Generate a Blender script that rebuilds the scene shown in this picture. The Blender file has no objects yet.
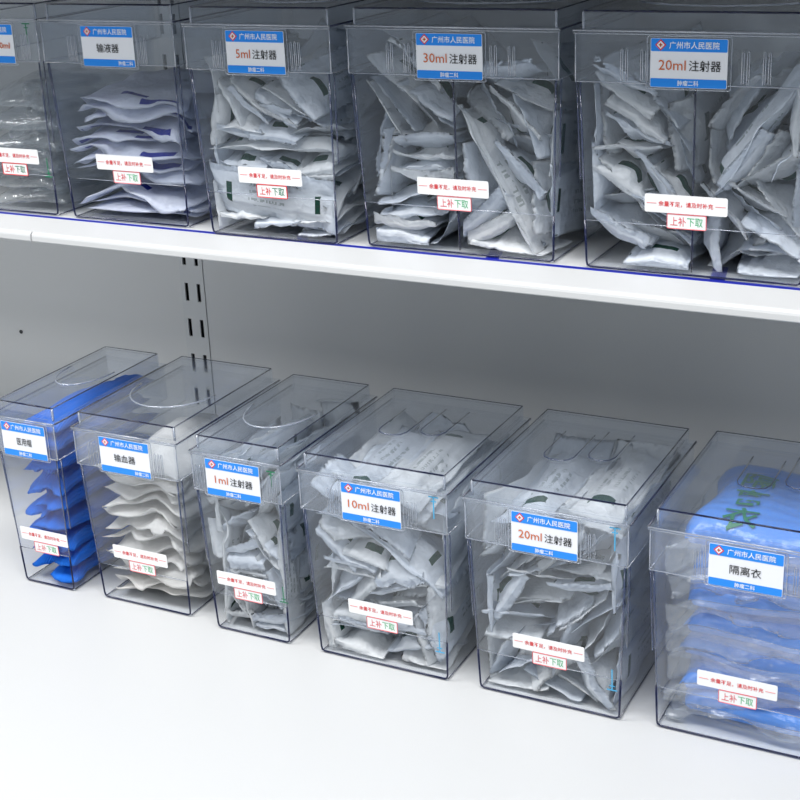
import bpy, math, random, json
import numpy as np
from mathutils import Vector, Matrix, Quaternion
random.seed(11); rng = np.random.default_rng(11)
SC = bpy.context.scene
COL = SC.collection
PI = math.pi

# ------------------------------------------------------------------ materials
def srgb(r, g, b):
    f = lambda c: ((c/255+.055)/1.055)**2.4 if c > 10 else c/255/12.92
    return (f(r), f(g), f(b), 1)

def newmat(name):
    m = bpy.data.materials.new(name); m.use_nodes = True
    nt = m.node_tree; nt.nodes.clear()
    out = nt.nodes.new('ShaderNodeOutputMaterial')
    return m, nt, out

def N(nt, typ, **kw):
    n = nt.nodes.new(typ)
    for k, v in kw.items():
        if k in n.inputs: n.inputs[k].default_value = v
        else: setattr(n, k, v)
    return n

def principled(name, col, rough=.5, spec=.5, noise=0, nscale=200, bump=0, sheen=0):
    m, nt, out = newmat(name)
    b = N(nt, 'ShaderNodeBsdfPrincipled', Roughness=rough)
    b.inputs['Specular IOR Level'].default_value = spec
    b.inputs['Base Color'].default_value = col
    if noise or bump:
        tc = N(nt, 'ShaderNodeTexCoord'); nz = N(nt, 'ShaderNodeTexNoise', Scale=nscale, Detail=4)
        nt.links.new(tc.outputs['Object'], nz.inputs['Vector'])
        if noise:
            mx = N(nt, 'ShaderNodeMix', data_type='RGBA', blend_type='MULTIPLY'); mx.inputs['Factor'].default_value = 1
            rp = N(nt, 'ShaderNodeMapRange'); rp.inputs['To Min'].default_value = 1-noise; rp.inputs['To Max'].default_value = 1+noise*.3
            nt.links.new(nz.outputs['Fac'], rp.inputs['Value'])
            mx.inputs['A'].default_value = col; nt.links.new(rp.outputs['Result'], mx.inputs['B'])
            nt.links.new(mx.outputs['Result'], b.inputs['Base Color'])
        if bump:
            bp = N(nt, 'ShaderNodeBump', Strength=bump, Distance=.001)
            nt.links.new(nz.outputs['Fac'], bp.inputs['Height']); nt.links.new(bp.outputs['Normal'], b.inputs['Normal'])
    nt.links.new(b.outputs['BSDF'], out.inputs['Surface'])
    return m

def clear_mat(name, tint, haze, haze_col, rough=.06, k=1.0, lo=.0, scratch=0):
    """clear moulded plastic: light goes straight through, a Fresnel share is mirrored, a little is scattered"""
    m, nt, out = newmat(name)
    tr = N(nt, 'ShaderNodeBsdfTransparent', Color=tint)
    gl = N(nt, 'ShaderNodeBsdfGlossy', Roughness=rough, Color=(1, 1, 1, 1))
    df = N(nt, 'ShaderNodeBsdfDiffuse', Color=haze_col)
    geo = N(nt, 'ShaderNodeNewGeometry')
    ior = N(nt, 'ShaderNodeMix'); ior.inputs['A'].default_value = 1.46; ior.inputs['B'].default_value = 1/1.46
    nt.links.new(geo.outputs['Backfacing'], ior.inputs['Factor'])
    fr = N(nt, 'ShaderNodeFresnel'); nt.links.new(ior.outputs['Result'], fr.inputs['IOR'])
    mu = N(nt, 'ShaderNodeMath', operation='MULTIPLY_ADD'); mu.inputs[1].default_value = k; mu.inputs[2].default_value = lo
    nt.links.new(fr.outputs['Fac'], mu.inputs[0])
    m1 = N(nt, 'ShaderNodeMixShader'); m1.inputs['Fac'].default_value = haze
    nt.links.new(tr.outputs[0], m1.inputs[1]); nt.links.new(df.outputs[0], m1.inputs[2])
    m2 = N(nt, 'ShaderNodeMixShader')
    nt.links.new(mu.outputs[0], m2.inputs['Fac']); nt.links.new(m1.outputs[0], m2.inputs[1]); nt.links.new(gl.outputs[0], m2.inputs[2])
    nt.links.new(m2.outputs[0], out.inputs['Surface'])
    if scratch:
        tc = N(nt, 'ShaderNodeTexCoord'); nz = N(nt, 'ShaderNodeTexNoise', Scale=scratch, Detail=3)
        bp = N(nt, 'ShaderNodeBump', Strength=.6, Distance=.002)
        nt.links.new(tc.outputs['Object'], nz.inputs['Vector']); nt.links.new(nz.outputs['Fac'], bp.inputs['Height'])
        nt.links.new(bp.outputs['Normal'], gl.inputs['Normal']); nt.links.new(bp.outputs['Normal'], fr.inputs['Normal'])
    return m

def packet_mat(name, col, ink, strip=True, lines=True, trans=.0, rough=.30, crinkle=.55, strips=((.30, .70, .185, .225), (.34, .66, .80, .835))):
    """paper-and-film packet, printing laid out in its own UV (u across, v along)"""
    m, nt, out = newmat(name)
    L = nt.links.new
    b = N(nt, 'ShaderNodeBsdfPrincipled', Roughness=rough); b.inputs['Specular IOR Level'].default_value = .45
    tc = N(nt, 'ShaderNodeTexCoord'); sep = N(nt, 'ShaderNodeSeparateXYZ'); L(tc.outputs['UV'], sep.inputs[0])
    oi = N(nt, 'ShaderNodeObjectInfo')
    def mth(op, a, b_=None, c=None):
        n = N(nt, 'ShaderNodeMath', operation=op)
        for i, v in enumerate((a, b_, c)):
            if v is None: continue
            if isinstance(v, (int, float)): n.inputs[i].default_value = v
            else: L(v, n.inputs[i])
        return n.outputs[0]
    u, v = sep.outputs['X'], sep.outputs['Y']
    rnd = oi.outputs['Random']
    def rect(u0, u1, v0, v1):
        a = mth('MULTIPLY', mth('GREATER_THAN', u, u0), mth('LESS_THAN', u, u1))
        c = mth('MULTIPLY', mth('GREATER_THAN', v, v0), mth('LESS_THAN', v, v1))
        return mth('MULTIPLY', a, c)
    fac = None
    def add(x):
        nonlocal fac
        fac = x if fac is None else mth('MAXIMUM', fac, x)
    if strip:
        on = mth('LESS_THAN', rnd, .62)
        add(mth('MULTIPLY', rect(*strips[0]), on))
        on2 = mth('GREATER_THAN', rnd, .45)
        add(mth('MULTIPLY', rect(*strips[1]), on2))
    if lines:
        nz = N(nt, 'ShaderNodeTexNoise', Scale=1.0, Detail=1)
        cb = N(nt, 'ShaderNodeCombineXYZ')
        L(mth('FLOOR', mth('MULTIPLY', u, 22)), cb.inputs[0]); L(mth('FLOOR', mth('MULTIPLY', v, 95)), cb.inputs[1]); L(mth('MULTIPLY', rnd, 40), cb.inputs[2])
        wn = N(nt, 'ShaderNodeTexWhiteNoise', noise_dimensions='3D'); L(cb.outputs[0], wn.inputs['Vector'])
        row = mth('LESS_THAN', mth('FRACT', mth('MULTIPLY', u, 7.3)), .42)
        txt = mth('MULTIPLY', mth('GREATER_THAN', wn.outputs['Value'], .42), row)
        add(mth('MULTIPLY', mth('MULTIPLY', txt, rect(.28, .72, .34, .60)), .45))
    nz2 = N(nt, 'ShaderNodeTexNoise', Scale=60, Detail=4); L(tc.outputs['Object'], nz2.inputs['Vector'])
    mr = N(nt, 'ShaderNodeMapRange'); mr.inputs['To Min'].default_value = .9; mr.inputs['To Max'].default_value = 1.05
    L(nz2.outputs['Fac'], mr.inputs['Value'])
    mx0 = N(nt, 'ShaderNodeMix', data_type='RGBA', blend_type='MULTIPLY'); mx0.inputs['Factor'].default_value = 1
    mx0.inputs['A'].default_value = col; L(mr.outputs['Result'], mx0.inputs['B'])
    base = mx0.outputs['Result']
    if fac is not None:
        mx = N(nt, 'ShaderNodeMix', data_type='RGBA'); L(fac, mx.inputs['Factor']); L(base, mx.inputs['A']); mx.inputs['B'].default_value = ink
        base = mx.outputs['Result']
    L(base, b.inputs['Base Color'])
    bp = N(nt, 'ShaderNodeBump', Strength=crinkle, Distance=.0030)
    nz3 = N(nt, 'ShaderNodeTexNoise', Scale=130, Detail=3); L(tc.outputs['Object'], nz3.inputs['Vector'])
    wob = N(nt, 'ShaderNodeMix', data_type='VECTOR'); wob.inputs['Factor'].default_value = .012
    L(tc.outputs['Object'], wob.inputs['A']); L(nz3.outputs['Color'], wob.inputs['B'])
    vo = N(nt, 'ShaderNodeTexVoronoi', Scale=75, feature='F1'); L(wob.outputs['Result'], vo.inputs['Vector'])
    vo2 = N(nt, 'ShaderNodeTexVoronoi', Scale=190, feature='F1'); L(wob.outputs['Result'], vo2.inputs['Vector'])
    hgt = mth('ADD', mth('ADD', mth('MULTIPLY', vo.outputs['Distance'], 1.0), mth('MULTIPLY', vo2.outputs['Distance'], .35)), mth('MULTIPLY', nz3.outputs['Fac'], .3))
    L(hgt, bp.inputs['Height']); L(bp.outputs['Normal'], b.inputs['Normal'])
    # thin paper and film let some light through from behind
    tl = N(nt, 'ShaderNodeBsdfTranslucent'); L(base, tl.inputs['Color'])
    ms = N(nt, 'ShaderNodeMixShader'); ms.inputs['Fac'].default_value = .40
    L(b.outputs[0], ms.inputs[1]); L(tl.outputs[0], ms.inputs[2])
    last = ms.outputs[0]
    if trans:
        tp = N(nt, 'ShaderNodeBsdfTransparent'); m3 = N(nt, 'ShaderNodeMixShader'); m3.inputs['Fac'].default_value = trans
        L(last, m3.inputs[1]); L(tp.outputs[0], m3.inputs[2]); last = m3.outputs[0]
    L(last, out.inputs['Surface'])
    return m

M = {}
M['clear'] = clear_mat('clear_plastic', (.983, .989, .997, 1), .008, srgb(205, 218, 238), k=.8)
M['lid'] = clear_mat('clear_lid_plastic', (.968, .977, .988, 1), .034, srgb(203, 215, 234), k=.95, lo=.01)
M['pocket'] = clear_mat('label_pocket_plastic', (.95, .96, .97, 1), .03, srgb(215, 220, 228), k=.9)
M['rim'] = clear_mat('edge_refraction_navy', srgb(66, 80, 128), .55, srgb(22, 32, 78), rough=.12, k=1.2)  # dark refraction at the clear plastic's edges, painted as navy colour
M['edge'] = clear_mat('edge_refraction_grey', srgb(150, 160, 190), .40, srgb(78, 92, 130), rough=.1, k=1.6, lo=.04)  # weaker edge refraction of the clear plastic, painted grey-blue
M['bright_edge'] = clear_mat('edge_highlight_white', srgb(225, 230, 238), .38, srgb(200, 207, 220), rough=.12, k=2.0, lo=.08)  # highlights along clear edges, painted as a whitish colour
M['film'] = clear_mat('clear_bag_film', (.988, .992, .997, 1), .08, srgb(232, 240, 252), rough=.22, k=.9, lo=.0, scratch=110)
M['film_end'] = clear_mat('crumpled_bag_end', (.985, .99, .995, 1), .09, srgb(240, 246, 254), rough=.2, k=1.0, lo=.005, scratch=110)
M['pouch'] = clear_mat('cloudy_bag_film', (.96, .97, .98, 1), .16, srgb(205, 212, 216), rough=.14, k=1.8, lo=.03, scratch=140)
M['tube'] = clear_mat('clear_tubing', (.90, .92, .93, 1), .10, srgb(215, 220, 222), rough=.08, k=1.8, lo=.03)
M['shelf'] = principled('white_coated_steel', srgb(204, 205, 206), .42, .4, noise=.05, nscale=900, bump=.15)
M['lip'] = principled('white_lip_steel', srgb(206, 207, 208), .38, .4, noise=.03, nscale=700)
M['wall'] = principled('pale_grey_panel', srgb(228, 229, 229), .6, .3, noise=.05, nscale=700)
M['post'] = principled('pale_grey_steel', srgb(222, 224, 225), .45, .4, noise=.03, nscale=500)
M['screw'] = principled('dark_screw_slot_shade', srgb(40, 42, 46), .4)  # screw head colour, also the painted shade behind the upright's slots
M['tape'] = principled('blue_tape', srgb(22, 34, 158), .35)
M['card'] = principled('white_label_card', srgb(238, 240, 246), .35)
M['blue_ink'] = principled('blue_print', srgb(22, 138, 238), .35)
M['white_ink'] = principled('white_print', srgb(240, 246, 252), .35)
M['black_ink'] = principled('black_print', srgb(26, 26, 30), .35)
M['orange_ink'] = principled('orange_print', srgb(205, 98, 30), .35)
M['red_ink'] = principled('red_print', srgb(222, 34, 44), .35)
M['pale_red_ink'] = principled('faded_red_print', srgb(226, 100, 110), .35)
M['green_ink'] = principled('green_print', srgb(92, 184, 132), .35)
M['deep_green_ink'] = principled('deep_green_print', srgb(30, 120, 84), .35)
M['light_blue_ink'] = principled('light_blue_print', srgb(72, 168, 214), .35)
M['sticker'] = principled('white_sticker', srgb(246, 246, 246), .3)
GREEN = srgb(18, 70, 56)
M['syringe'] = packet_mat('syringe_packet', srgb(240, 243, 246), GREEN)
M['syringe_cool'] = packet_mat('syringe_packet_cool', srgb(232, 238, 246), GREEN)
M['transfusion'] = packet_mat('transfusion_packet', srgb(243, 242, 240), srgb(30, 50, 140), strip=False, lines=False, rough=.5, crinkle=.4)
M['infusion'] = packet_mat('infusion_packet', srgb(226, 232, 246), srgb(24, 40, 150), strip=True, lines=False, trans=.06, crinkle=.6, strips=((.60, .90, .03, .07), (.40, .62, .10, .14)))

def fabric(name, col, scale, axis):
    m, nt, out = newmat(name)
    b = N(nt, 'ShaderNodeBsdfPrincipled', Roughness=.75); b.inputs['Specular IOR Level'].default_value = .25
    tc = N(nt, 'ShaderNodeTexCoord')
    wv = N(nt, 'ShaderNodeTexWave', Scale=scale, Distortion=2.5, Detail=2, bands_direction=axis)
    nt.links.new(tc.outputs['UV'], wv.inputs['Vector'])
    bp = N(nt, 'ShaderNodeBump', Strength=.8, Distance=.0012)
    nt.links.new(wv.outputs['Fac'], bp.inputs['Height']); nt.links.new(bp.outputs['Normal'], b.inputs['Normal'])
    nz = N(nt, 'ShaderNodeTexNoise', Scale=120, Detail=3); nt.links.new(tc.outputs['Object'], nz.inputs['Vector'])
    mr = N(nt, 'ShaderNodeMapRange'); mr.inputs['To Min'].default_value = .86; mr.inputs['To Max'].default_value = 1.1
    nt.links.new(nz.outputs['Fac'], mr.inputs['Value'])
    mx = N(nt, 'ShaderNodeMix', data_type='RGBA', blend_type='MULTIPLY'); mx.inputs['Factor'].default_value = 1
    mx.inputs['A'].default_value = col; nt.links.new(mr.outputs['Result'], mx.inputs['B'])
    nt.links.new(mx.outputs['Result'], b.inputs['Base Color'])
    tl = N(nt, 'ShaderNodeBsdfTranslucent', Color=col); ms = N(nt, 'ShaderNodeMixShader'); ms.inputs['Fac'].default_value = .15
    nt.links.new(b.outputs[0], ms.inputs[1]); nt.links.new(tl.outputs[0], ms.inputs[2])
    nt.links.new(ms.outputs[0], out.inputs['Surface'])
    return m
M['cap'] = fabric('blue_pleated_fabric', srgb(36, 128, 248), 7, 'X')
M['gown'] = fabric('blue_gown_fabric', srgb(60, 150, 246), 3, 'Y')

# ------------------------------------------------------------------ mesh helpers
class MB:
    def __init__(s): s.v = []; s.f = []
    def hexa(s, p):            # p: 8 points, bottom ring 0-3 counter-clockwise seen from above, top ring 4-7
        n = len(s.v); s.v += [tuple(q) for q in p]
        for f in ((3,2,1,0),(4,5,6,7),(0,1,5,4),(1,2,6,5),(2,3,7,6),(3,0,4,7)): s.f.append(tuple(n+i for i in f))
        return s
    def box(s, x0, x1, y0, y1, z0, z1):
        return s.hexa([(x0,y0,z0),(x1,y0,z0),(x1,y1,z0),(x0,y1,z0),(x0,y0,z1),(x1,y0,z1),(x1,y1,z1),(x0,y1,z1)])
    def tube(s, pts, r, n=8, close=False):
        pts = [Vector(p) for p in pts]; k = len(pts); base = len(s.v); ref = None
        for i, p in enumerate(pts):
            a = pts[(i-1) % k] if (close or i > 0) else p; b = pts[(i+1) % k] if (close or i < k-1) else p
            t = (b-a).normalized()
            if ref is None: ref = t.orthogonal().normalized()
            ref = (ref - t*ref.dot(t)).normalized(); w = t.cross(ref)
            rr = r[i] if isinstance(r, (list, tuple)) else r
            for j in range(n):
                an = 2*PI*j/n; s.v.append(tuple(p + ref*(rr*math.cos(an)) + w*(rr*math.sin(an))))
        for i in range(k if close else k-1):
            for j in range(n):
                a = base+i*n; b = base+((i+1) % k)*n
                s.f.append((a+j, a+(j+1) % n, b+(j+1) % n, b+j))
        if not close:
            s.f.append(tuple(base+j for j in reversed(range(n)))); s.f.append(tuple(base+(k-1)*n+j for j in range(n)))
        return s
    def prism(s, outline, z0, z1):   # outline in xy
        n = len(s.v); k = len(outline)
        s.v += [(x, y, z0) for x, y in outline] + [(x, y, z1) for x, y in outline]
        s.f.append(tuple(n+i for i in reversed(range(k)))); s.f.append(tuple(n+k+i for i in range(k)))
        for i in range(k): j = (i+1) % k; s.f.append((n+i, n+j, n+k+j, n+k+i))
        return s
    def xform(s, mat):
        s.v = [tuple(mat @ Vector(p)) for p in s.v]; return s
    def build(s, name, mat, parent=None, smooth=False, bevel=0):
        me = bpy.data.meshes.new(name); me.from_pydata(s.v, [], s.f); me.update()
        return link(name, me, mat, parent, smooth, bevel)

def link(name, me, mat, parent=None, smooth=False, bevel=0):
    me.materials.append(mat)
    if smooth: me.shade_smooth()
    o = bpy.data.objects.new(name, me); COL.objects.link(o)
    if parent is not None: o.parent = parent
    if bevel:
        b = o.modifiers.new('bevel', 'BEVEL'); b.width = bevel; b.segments = 2; b.limit_method = 'ANGLE'
    return o

def tag(o, label, cat, group=None, kind=None):
    if label: o['label'] = label
    if cat: o['category'] = cat
    if group: o['group'] = group
    if kind: o['kind'] = kind
    return o

def empty(name, loc, label, cat, group=None):
    o = bpy.data.objects.new(name, None); COL.objects.link(o); o.location = loc; o.empty_display_size = .02
    return tag(o, label, cat, group)

def rrect(w, h, r, n=4):
    out = []
    for cx, cy, a0 in ((w/2-r, h/2-r, 0), (-w/2+r, h/2-r, 90), (-w/2+r, -h/2+r, 180), (w/2-r, -h/2+r, 270)):
        for i in range(n+1):
            a = math.radians(a0+90*i/n); out.append((cx+r*math.cos(a), cy+r*math.sin(a)))
    return out

_txt = {}
def text_mesh(body, size, width=None, bold=0., align='CENTER'):
    """lettering as flat geometry in xy, centred on the origin, squeezed to a width when given"""
    key = (body, size, width, bold)
    if key in _txt: return _txt[key]
    c = bpy.data.curves.new('lettering', 'FONT'); c.body = body; c.size = size; c.offset = bold; c.resolution_u = 2
    o = bpy.data.objects.new('lettering', c); COL.objects.link(o)
    dg = bpy.context.evaluated_depsgraph_get()
    me = bpy.data.meshes.new_from_object(o.evaluated_get(dg))
    bpy.data.objects.remove(o); bpy.data.curves.remove(c)
    co = np.array([v.co[:] for v in me.vertices]); fs = [tuple(p.vertices) for p in me.polygons]
    mn, mx = co.min(0), co.max(0); co -= (mn+mx)/2
    if width: co[:, 0] *= width/(mx[0]-mn[0])
    bpy.data.meshes.remove(me)
    _txt[key] = (co, fs); return _txt[key]

def put_text(name, body, size, mat, parent, place, at=(0, 0), width=None, bold=0., lift=.0003):
    co, fs = text_mesh(body, size, width, bold)
    me = bpy.data.meshes.new(name)
    v = [tuple(place @ Vector((p[0]+at[0], p[1]+at[1], lift))) for p in co]
    me.from_pydata(v, [], fs); me.update()
    return link(name, me, mat, parent)

# ------------------------------------------------------------------ bins
HB, HF, HT, TIN, YIN, DEP, LIN, OV = .1624, .2053, .2200, .0050, .0066, .1987, .0044, .0029
ZOPEN, ZRAIL = .043, .078
ZS = .4096
T = .0018

class Bin: pass

def half(w, z): return w/2 - TIN*(1-min(z, HB)/HB)
def front(z): return YIN*(1-min(z, HB)/HB)

def make_bin(key, x, w, y, z, label, title, arc=True, divider=False, marks=None, dark_red=False, foot_right=False, title_w=None):
    B = Bin(); B.key, B.w = key, w; B.o = Vector((x+w/2, y, z+.0004))
    r = empty('storage_bin', B.o, label, 'storage bin', 'clear lidded storage bins')
    B.root = r
    zt = HF-.004
    # body walls: they lean out a little towards the top
    for s in (-1, 1):
        a, b_ = half(w, 0), half(w, HB)
        def X(h): return (s*h, s*(h-T))
        (o0, i0), (o1, i1) = X(a), X(b_-.0003)
        f0, f1 = YIN, .0006
        p = [(o0,f0,0),(i0,f0,0),(i0,DEP-.004,0),(o0,DEP-.004,0),(o1,f1,HB),(i1,f1,HB),(i1,DEP-.002,HB),(o1,DEP-.002,HB)]
        if s > 0: p = [p[1],p[0],p[3],p[2],p[5],p[4],p[7],p[6]]
        m = MB().hexa(p)
        m.box(min(o1,i1), max(o1,i1), f1, DEP-.002, HB, zt)
        m.build('side_wall', M['clear'], r)
        # outward rail on the upper part of each side
        h0, h1 = half(w, ZRAIL), half(w, HB)
        q = [(s*h0,front(ZRAIL)+.003,ZRAIL),(s*(h0+.0032),front(ZRAIL)+.003,ZRAIL),(s*(h0+.0032),DEP-.008,ZRAIL),(s*h0,DEP-.008,ZRAIL),
             (s*h1,.003,HB),(s*(h1+.0030),.003,HB),(s*(h1+.0030),DEP-.008,HB),(s*h1,DEP-.008,HB)]
        if s < 0: q = [q[1],q[0],q[3],q[2],q[5],q[4],q[7],q[6]]
        MB().hexa(q).build('side_rail', M['edge'] if False else M['clear'], r)
    hw, hw0 = half(w, HB)-T-.0004, half(w, 0)-T-.0002
    MB().hexa([(-hw0,DEP-.006,0),(hw0,DEP-.006,0),(hw0,DEP-.0042,0),(-hw0,DEP-.0042,0),(-hw,DEP-.004,zt),(hw,DEP-.004,zt),(hw,DEP-.0022,zt),(-hw,DEP-.0022,zt)]).build('back_wall', M['clear'], r)
    MB().box(-hw0, hw0, YIN+.001, DEP-.0064, 0, .0022).build('base_panel', M['clear'], r)
    # front panel stops above the dispensing gap
    z0 = ZOPEN; a = half(w, z0)-T-.0003; b_ = half(w, HB)-T-.0004
    m = MB().hexa([(-a,front(z0),z0),(a,front(z0),z0),(a,front(z0)+T,z0),(-a,front(z0)+T,z0),(-b_,.0008,HB),(b_,.0008,HB),(b_,.0008+T,HB),(-b_,.0008+T,HB)])
    m.box(-b_, b_, .0008, .0008+T, HB, zt)
    m.build('front_panel', M['clear'], r)
    # low front lip and rim round the opening, its edge refraction painted navy
    c = half(w, .0012)
    MB().box(-hw0, hw0, YIN-.0002, YIN+.0016, 0.0022, .006).build('front_lip', M['clear'], r)
    rr = .0010
    pl = [(-half(w, ZOPEN)+.0008, front(ZOPEN)-.0002, ZOPEN), (-half(w,.006)+.0008, front(.006)-.0002, .006), (-half(w,.003)+.0014, YIN-.0002, .0026), (-half(w,.0012)+.004, YIN-.0002, .0012)]
    pr = [(-p[0], p[1], p[2]) for p in reversed(pl)]
    m = MB().tube(pl+pr, rr, 8)
    for s in (-1, 1): m.tube([(s*(half(w,0)-.001), YIN+.002, .0009), (s*(half(w,0)-.001), DEP-.006, .0009)], .0007, 6)
    m.tube([(-half(w,0)+.001, DEP-.005, .0009), (half(w,0)-.001, DEP-.005, .0009)], .0006, 6)
    m.build('refraction_rim', M['rim'], r, True)
    for s in (-1, 1):
        MB().tube([(s*(half(w,ZOPEN)-.0008), front(ZOPEN), ZOPEN), (s*(half(w,HB)-.0008), .0004, HB)], .0008, 8).build('corner_edge', M['edge'], r, True)
        MB().tube([(s*(half(w,ZRAIL)+.003), front(ZRAIL)+.003, ZRAIL), (s*(half(w,HB)+.0029), .003, HB)], .0007, 6).build('rail_edge', M['edge'], r, True)
    MB().tube([(-half(w,ZOPEN)+.002, front(ZOPEN)-.0001, ZOPEN), (half(w,ZOPEN)-.002, front(ZOPEN)-.0001, ZOPEN)], .0004, 6).build('panel_edge', M['bright_edge'], r, True)
    # lid
    W = w/2+OV; D0, D1 = -.0018, DEP+.0016
    lx, ly0, ly1 = W-LIN, LIN, DEP-.003
    m = MB()
    m.box(-lx, lx, ly0, ly1, HT-.0018, HT)
    m.box(-lx, lx, ly0, ly0+.0016, HF, HT-.0018); m.box(-lx, lx, ly1-.0016, ly1, HF, HT-.0018)
    for s in (-1, 1):
        xa, xb = sorted((s*lx, s*(lx-.0016))); m.box(xa, xb, ly0+.0016, ly1-.0016, HF, HT-.0018)
    fo = .0020
    m.box(-W-fo, W+fo, D0-fo, ly0+.0016, HF-.003, HF); m.box(-W-fo, W+fo, ly1-.0016, D1+fo, HF-.003, HF)
    for s in (-1, 1):
        xa, xb = sorted((s*(W+fo), s*(lx-.0016))); m.box(xa, xb, ly0+.0016, ly1-.0016, HF-.003, HF)
        xa, xb = sorted((s*W, s*(W-.0016))); m.box(xa, xb, D0+.0016, D1-.0016, HB, HF-.003)
    m.box(-W, W, D0, D0+.0016, HB, HF-.003); m.box(-W, W, D1-.0016, D1, HB, HF-.003)
    lid = m.build('lid', M['lid'], r)
    m = MB().tube([(-lx+.001, ly0+.0006, HT-.0006), (lx-.001, ly0+.0006, HT-.0006)], .0009, 8)
    for s in (-1, 1): m.tube([(s*(lx-.0005), ly0+.002, HT-.0005), (s*(lx-.0005), ly1-.001, HT-.0005)], .0006, 6)
    m.tube([(-lx+.001, ly1-.0006, HT-.0005), (lx-.001, ly1-.0006, HT-.0005)], .0005, 6)
    for s in (-1, 1): m.tube([(s*(W+fo-.0006), D0, HF-.0008), (s*(W+fo-.0006), D1, HF-.0008)], .0009, 6)
    m.build('lid_edge', M['rim'], lid, True)  # refraction along the lid edges painted dark
    m = MB().tube([(-W-fo+.001, D0-fo+.0006, HF-.0008), (W+fo-.001, D0-fo+.0006, HF-.0008)], .0008, 8)
    m.tube([(-W-fo+.001, D0-fo+.0006, HF-.0030), (W+fo-.001, D0-fo+.0006, HF-.0030)], .0005, 6)
    m.tube([(-W+.001, D0+.0003, HB+.0003), (W-.001, D0+.0003, HB+.0003)], .0006, 6)
    for s in (-1, 1):
        m.tube([(s*(lx-.0006), ly0+.0006, HF), (s*(lx-.0006), ly0+.0006, HT-.001)], .0014, 8)
        m.tube([(s*(W-.0004), D0+.0004, HB), (s*(W-.0004), D0+.0004, HF-.003)], .0007, 8)
        m.tube([(s*(W-.0004), D0+.002, HB+.0003), (s*(W-.0004), D1-.002, HB+.0003)], .0005, 6)
    m.build('lid_edge_highlight', M['bright_edge'], lid, True)  # highlight lines on the lid edges, painted in whitish colour
    # finger notch in the lid top
    if arc:
        ax = lx*.80; yc = DEP*(.62 if key == 'L1' else .50); ah = .055
        pts = [(ax*math.cos(t), yc-ah*math.sin(t), HT+.0002) for t in np.linspace(0, PI, 25)]
        MB().tube(pts, .0009, 6).build('finger_notch', M['bright_edge'], lid, True)
    else:
        for cx, ww, yy in ((-.020, .030, .075), (.018, .026, .088)):
            pts = [(cx-ww/2, yy+.07, HT), (cx-ww/2, yy+.012, HT), (cx-ww/2+.003, yy+.004, HT), (cx-ww/2+.01, yy, HT), (cx+ww/2-.01, yy, HT), (cx+ww/2-.003, yy+.004, HT), (cx+ww/2, yy+.012, HT), (cx+ww/2, yy+.07, HT)]
            MB().tube(pts, .0006, 6).build('finger_notch', M['edge'], lid, True)
    # grip ribs either side of the label
    offs = [.0395, .0565] if w > .17 else [.0385]
    for s in (-1, 1):
        for off in offs:
            if off+.006 > w/2: continue
            m = MB()
            for k in range(3 if len(offs) == 1 else 2):
                xx = s*(off+k*.0042)
                if abs(xx)+.002 > w/2: break
                pts = [(xx-.0009, D0-.0004, HB+.002), (xx-.0009, D0-.0006, HB+.0265), (xx, D0-.0006, HB+.0278), (xx+.0009, D0-.0006, HB+.0265), (xx+.0009, D0-.0004, HB+.002)]
                m.tube(pts, .00042, 6)
            m.build('grip_rib', M['bright_edge'], lid, True)
    # label pocket and label card
    lsh = {'U4': -.0045, 'L6': -.003, 'L3': -.003, 'U0': -.004, 'U1': .002}.get(key, 0)
    P = Matrix.Translation((lsh, D0-.0007, HB+.0175)) @ Matrix.Rotation(PI/2, 4, 'X')
    LW, LH = .0635, .0392
    if key == 'L1': LW = .060
    pk = MB().prism(rrect(LW+.006, LH+.003, .002), -.0007, -.00005).xform(P).build('label_pocket', M['pocket'], r)
    m = MB(); m.tube([(px_, py_, 0) for px_, py_ in rrect(LW+.006, LH+.003, .002)], .0004, 6, True); m.xform(P).build('pocket_edge', M['bright_edge'], pk, True)
    card = MB().prism(rrect(LW, LH, .0012), 0, .0005).xform(P).build('label_card', M['card'], r)
    def band(nm, y0, y1, mat):
        return MB().prism([(p[0], p[1]+(y0+y1)/2) for p in rrect(LW-.0008, y1-y0, .0009)], .0005, .0007).xform(P).build(nm, mat, card)
    band('header_band', LH/2-.0104, LH/2-.0003, M['blue_ink']); band('footer_band', -LH/2+.0003, -LH/2+.0072, M['blue_ink'])
    m = MB().prism([(-.0046+0, 0), (0, -.0046), (.0046, 0), (0, .0046)], .0007, .0009)
    ex = -LW/2+.0085; ey = LH/2-.0053
    m.xform(P @ Matrix.Translation((ex, ey, 0))).build('emblem_diamond', M['red_ink'], card)
    MB().prism([(-.0033, 0), (0, -.0033), (.0033, 0), (0, .0033)], .0009, .0010).xform(P @ Matrix.Translation((ex, ey, 0))).build('emblem_field', M['card'], card)
    m = MB()
    for (px_, py_, a, b2) in ((0, 0, .0016, .0005), (0, 0, .0005, .0016)):
        m.prism([(-a, -b2), (a, -b2), (a, b2), (-a, b2)], .0010, .0011)
    m.xform(P @ Matrix.Translation((ex, ey, 0))).build('emblem_cross', M['orange_ink'], card)
    put_text('header_lettering', '\u5e7f\u5dde\u5e02\u4eba\u6c11\u533b\u9662', .006, M['white_ink'], card, P, (.0045, LH/2-.0053), .041, .00006, .0010)
    put_text('footer_lettering', '\u80bf\u7624\u4e8c\u79d1', .0046, M['white_ink'], card, P, (.0205 if foot_right else .0, -LH/2+.0038), .0175, .00005, .0010)
    vol, rest = title
    zc = LH/2-.0104-.0108
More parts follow.
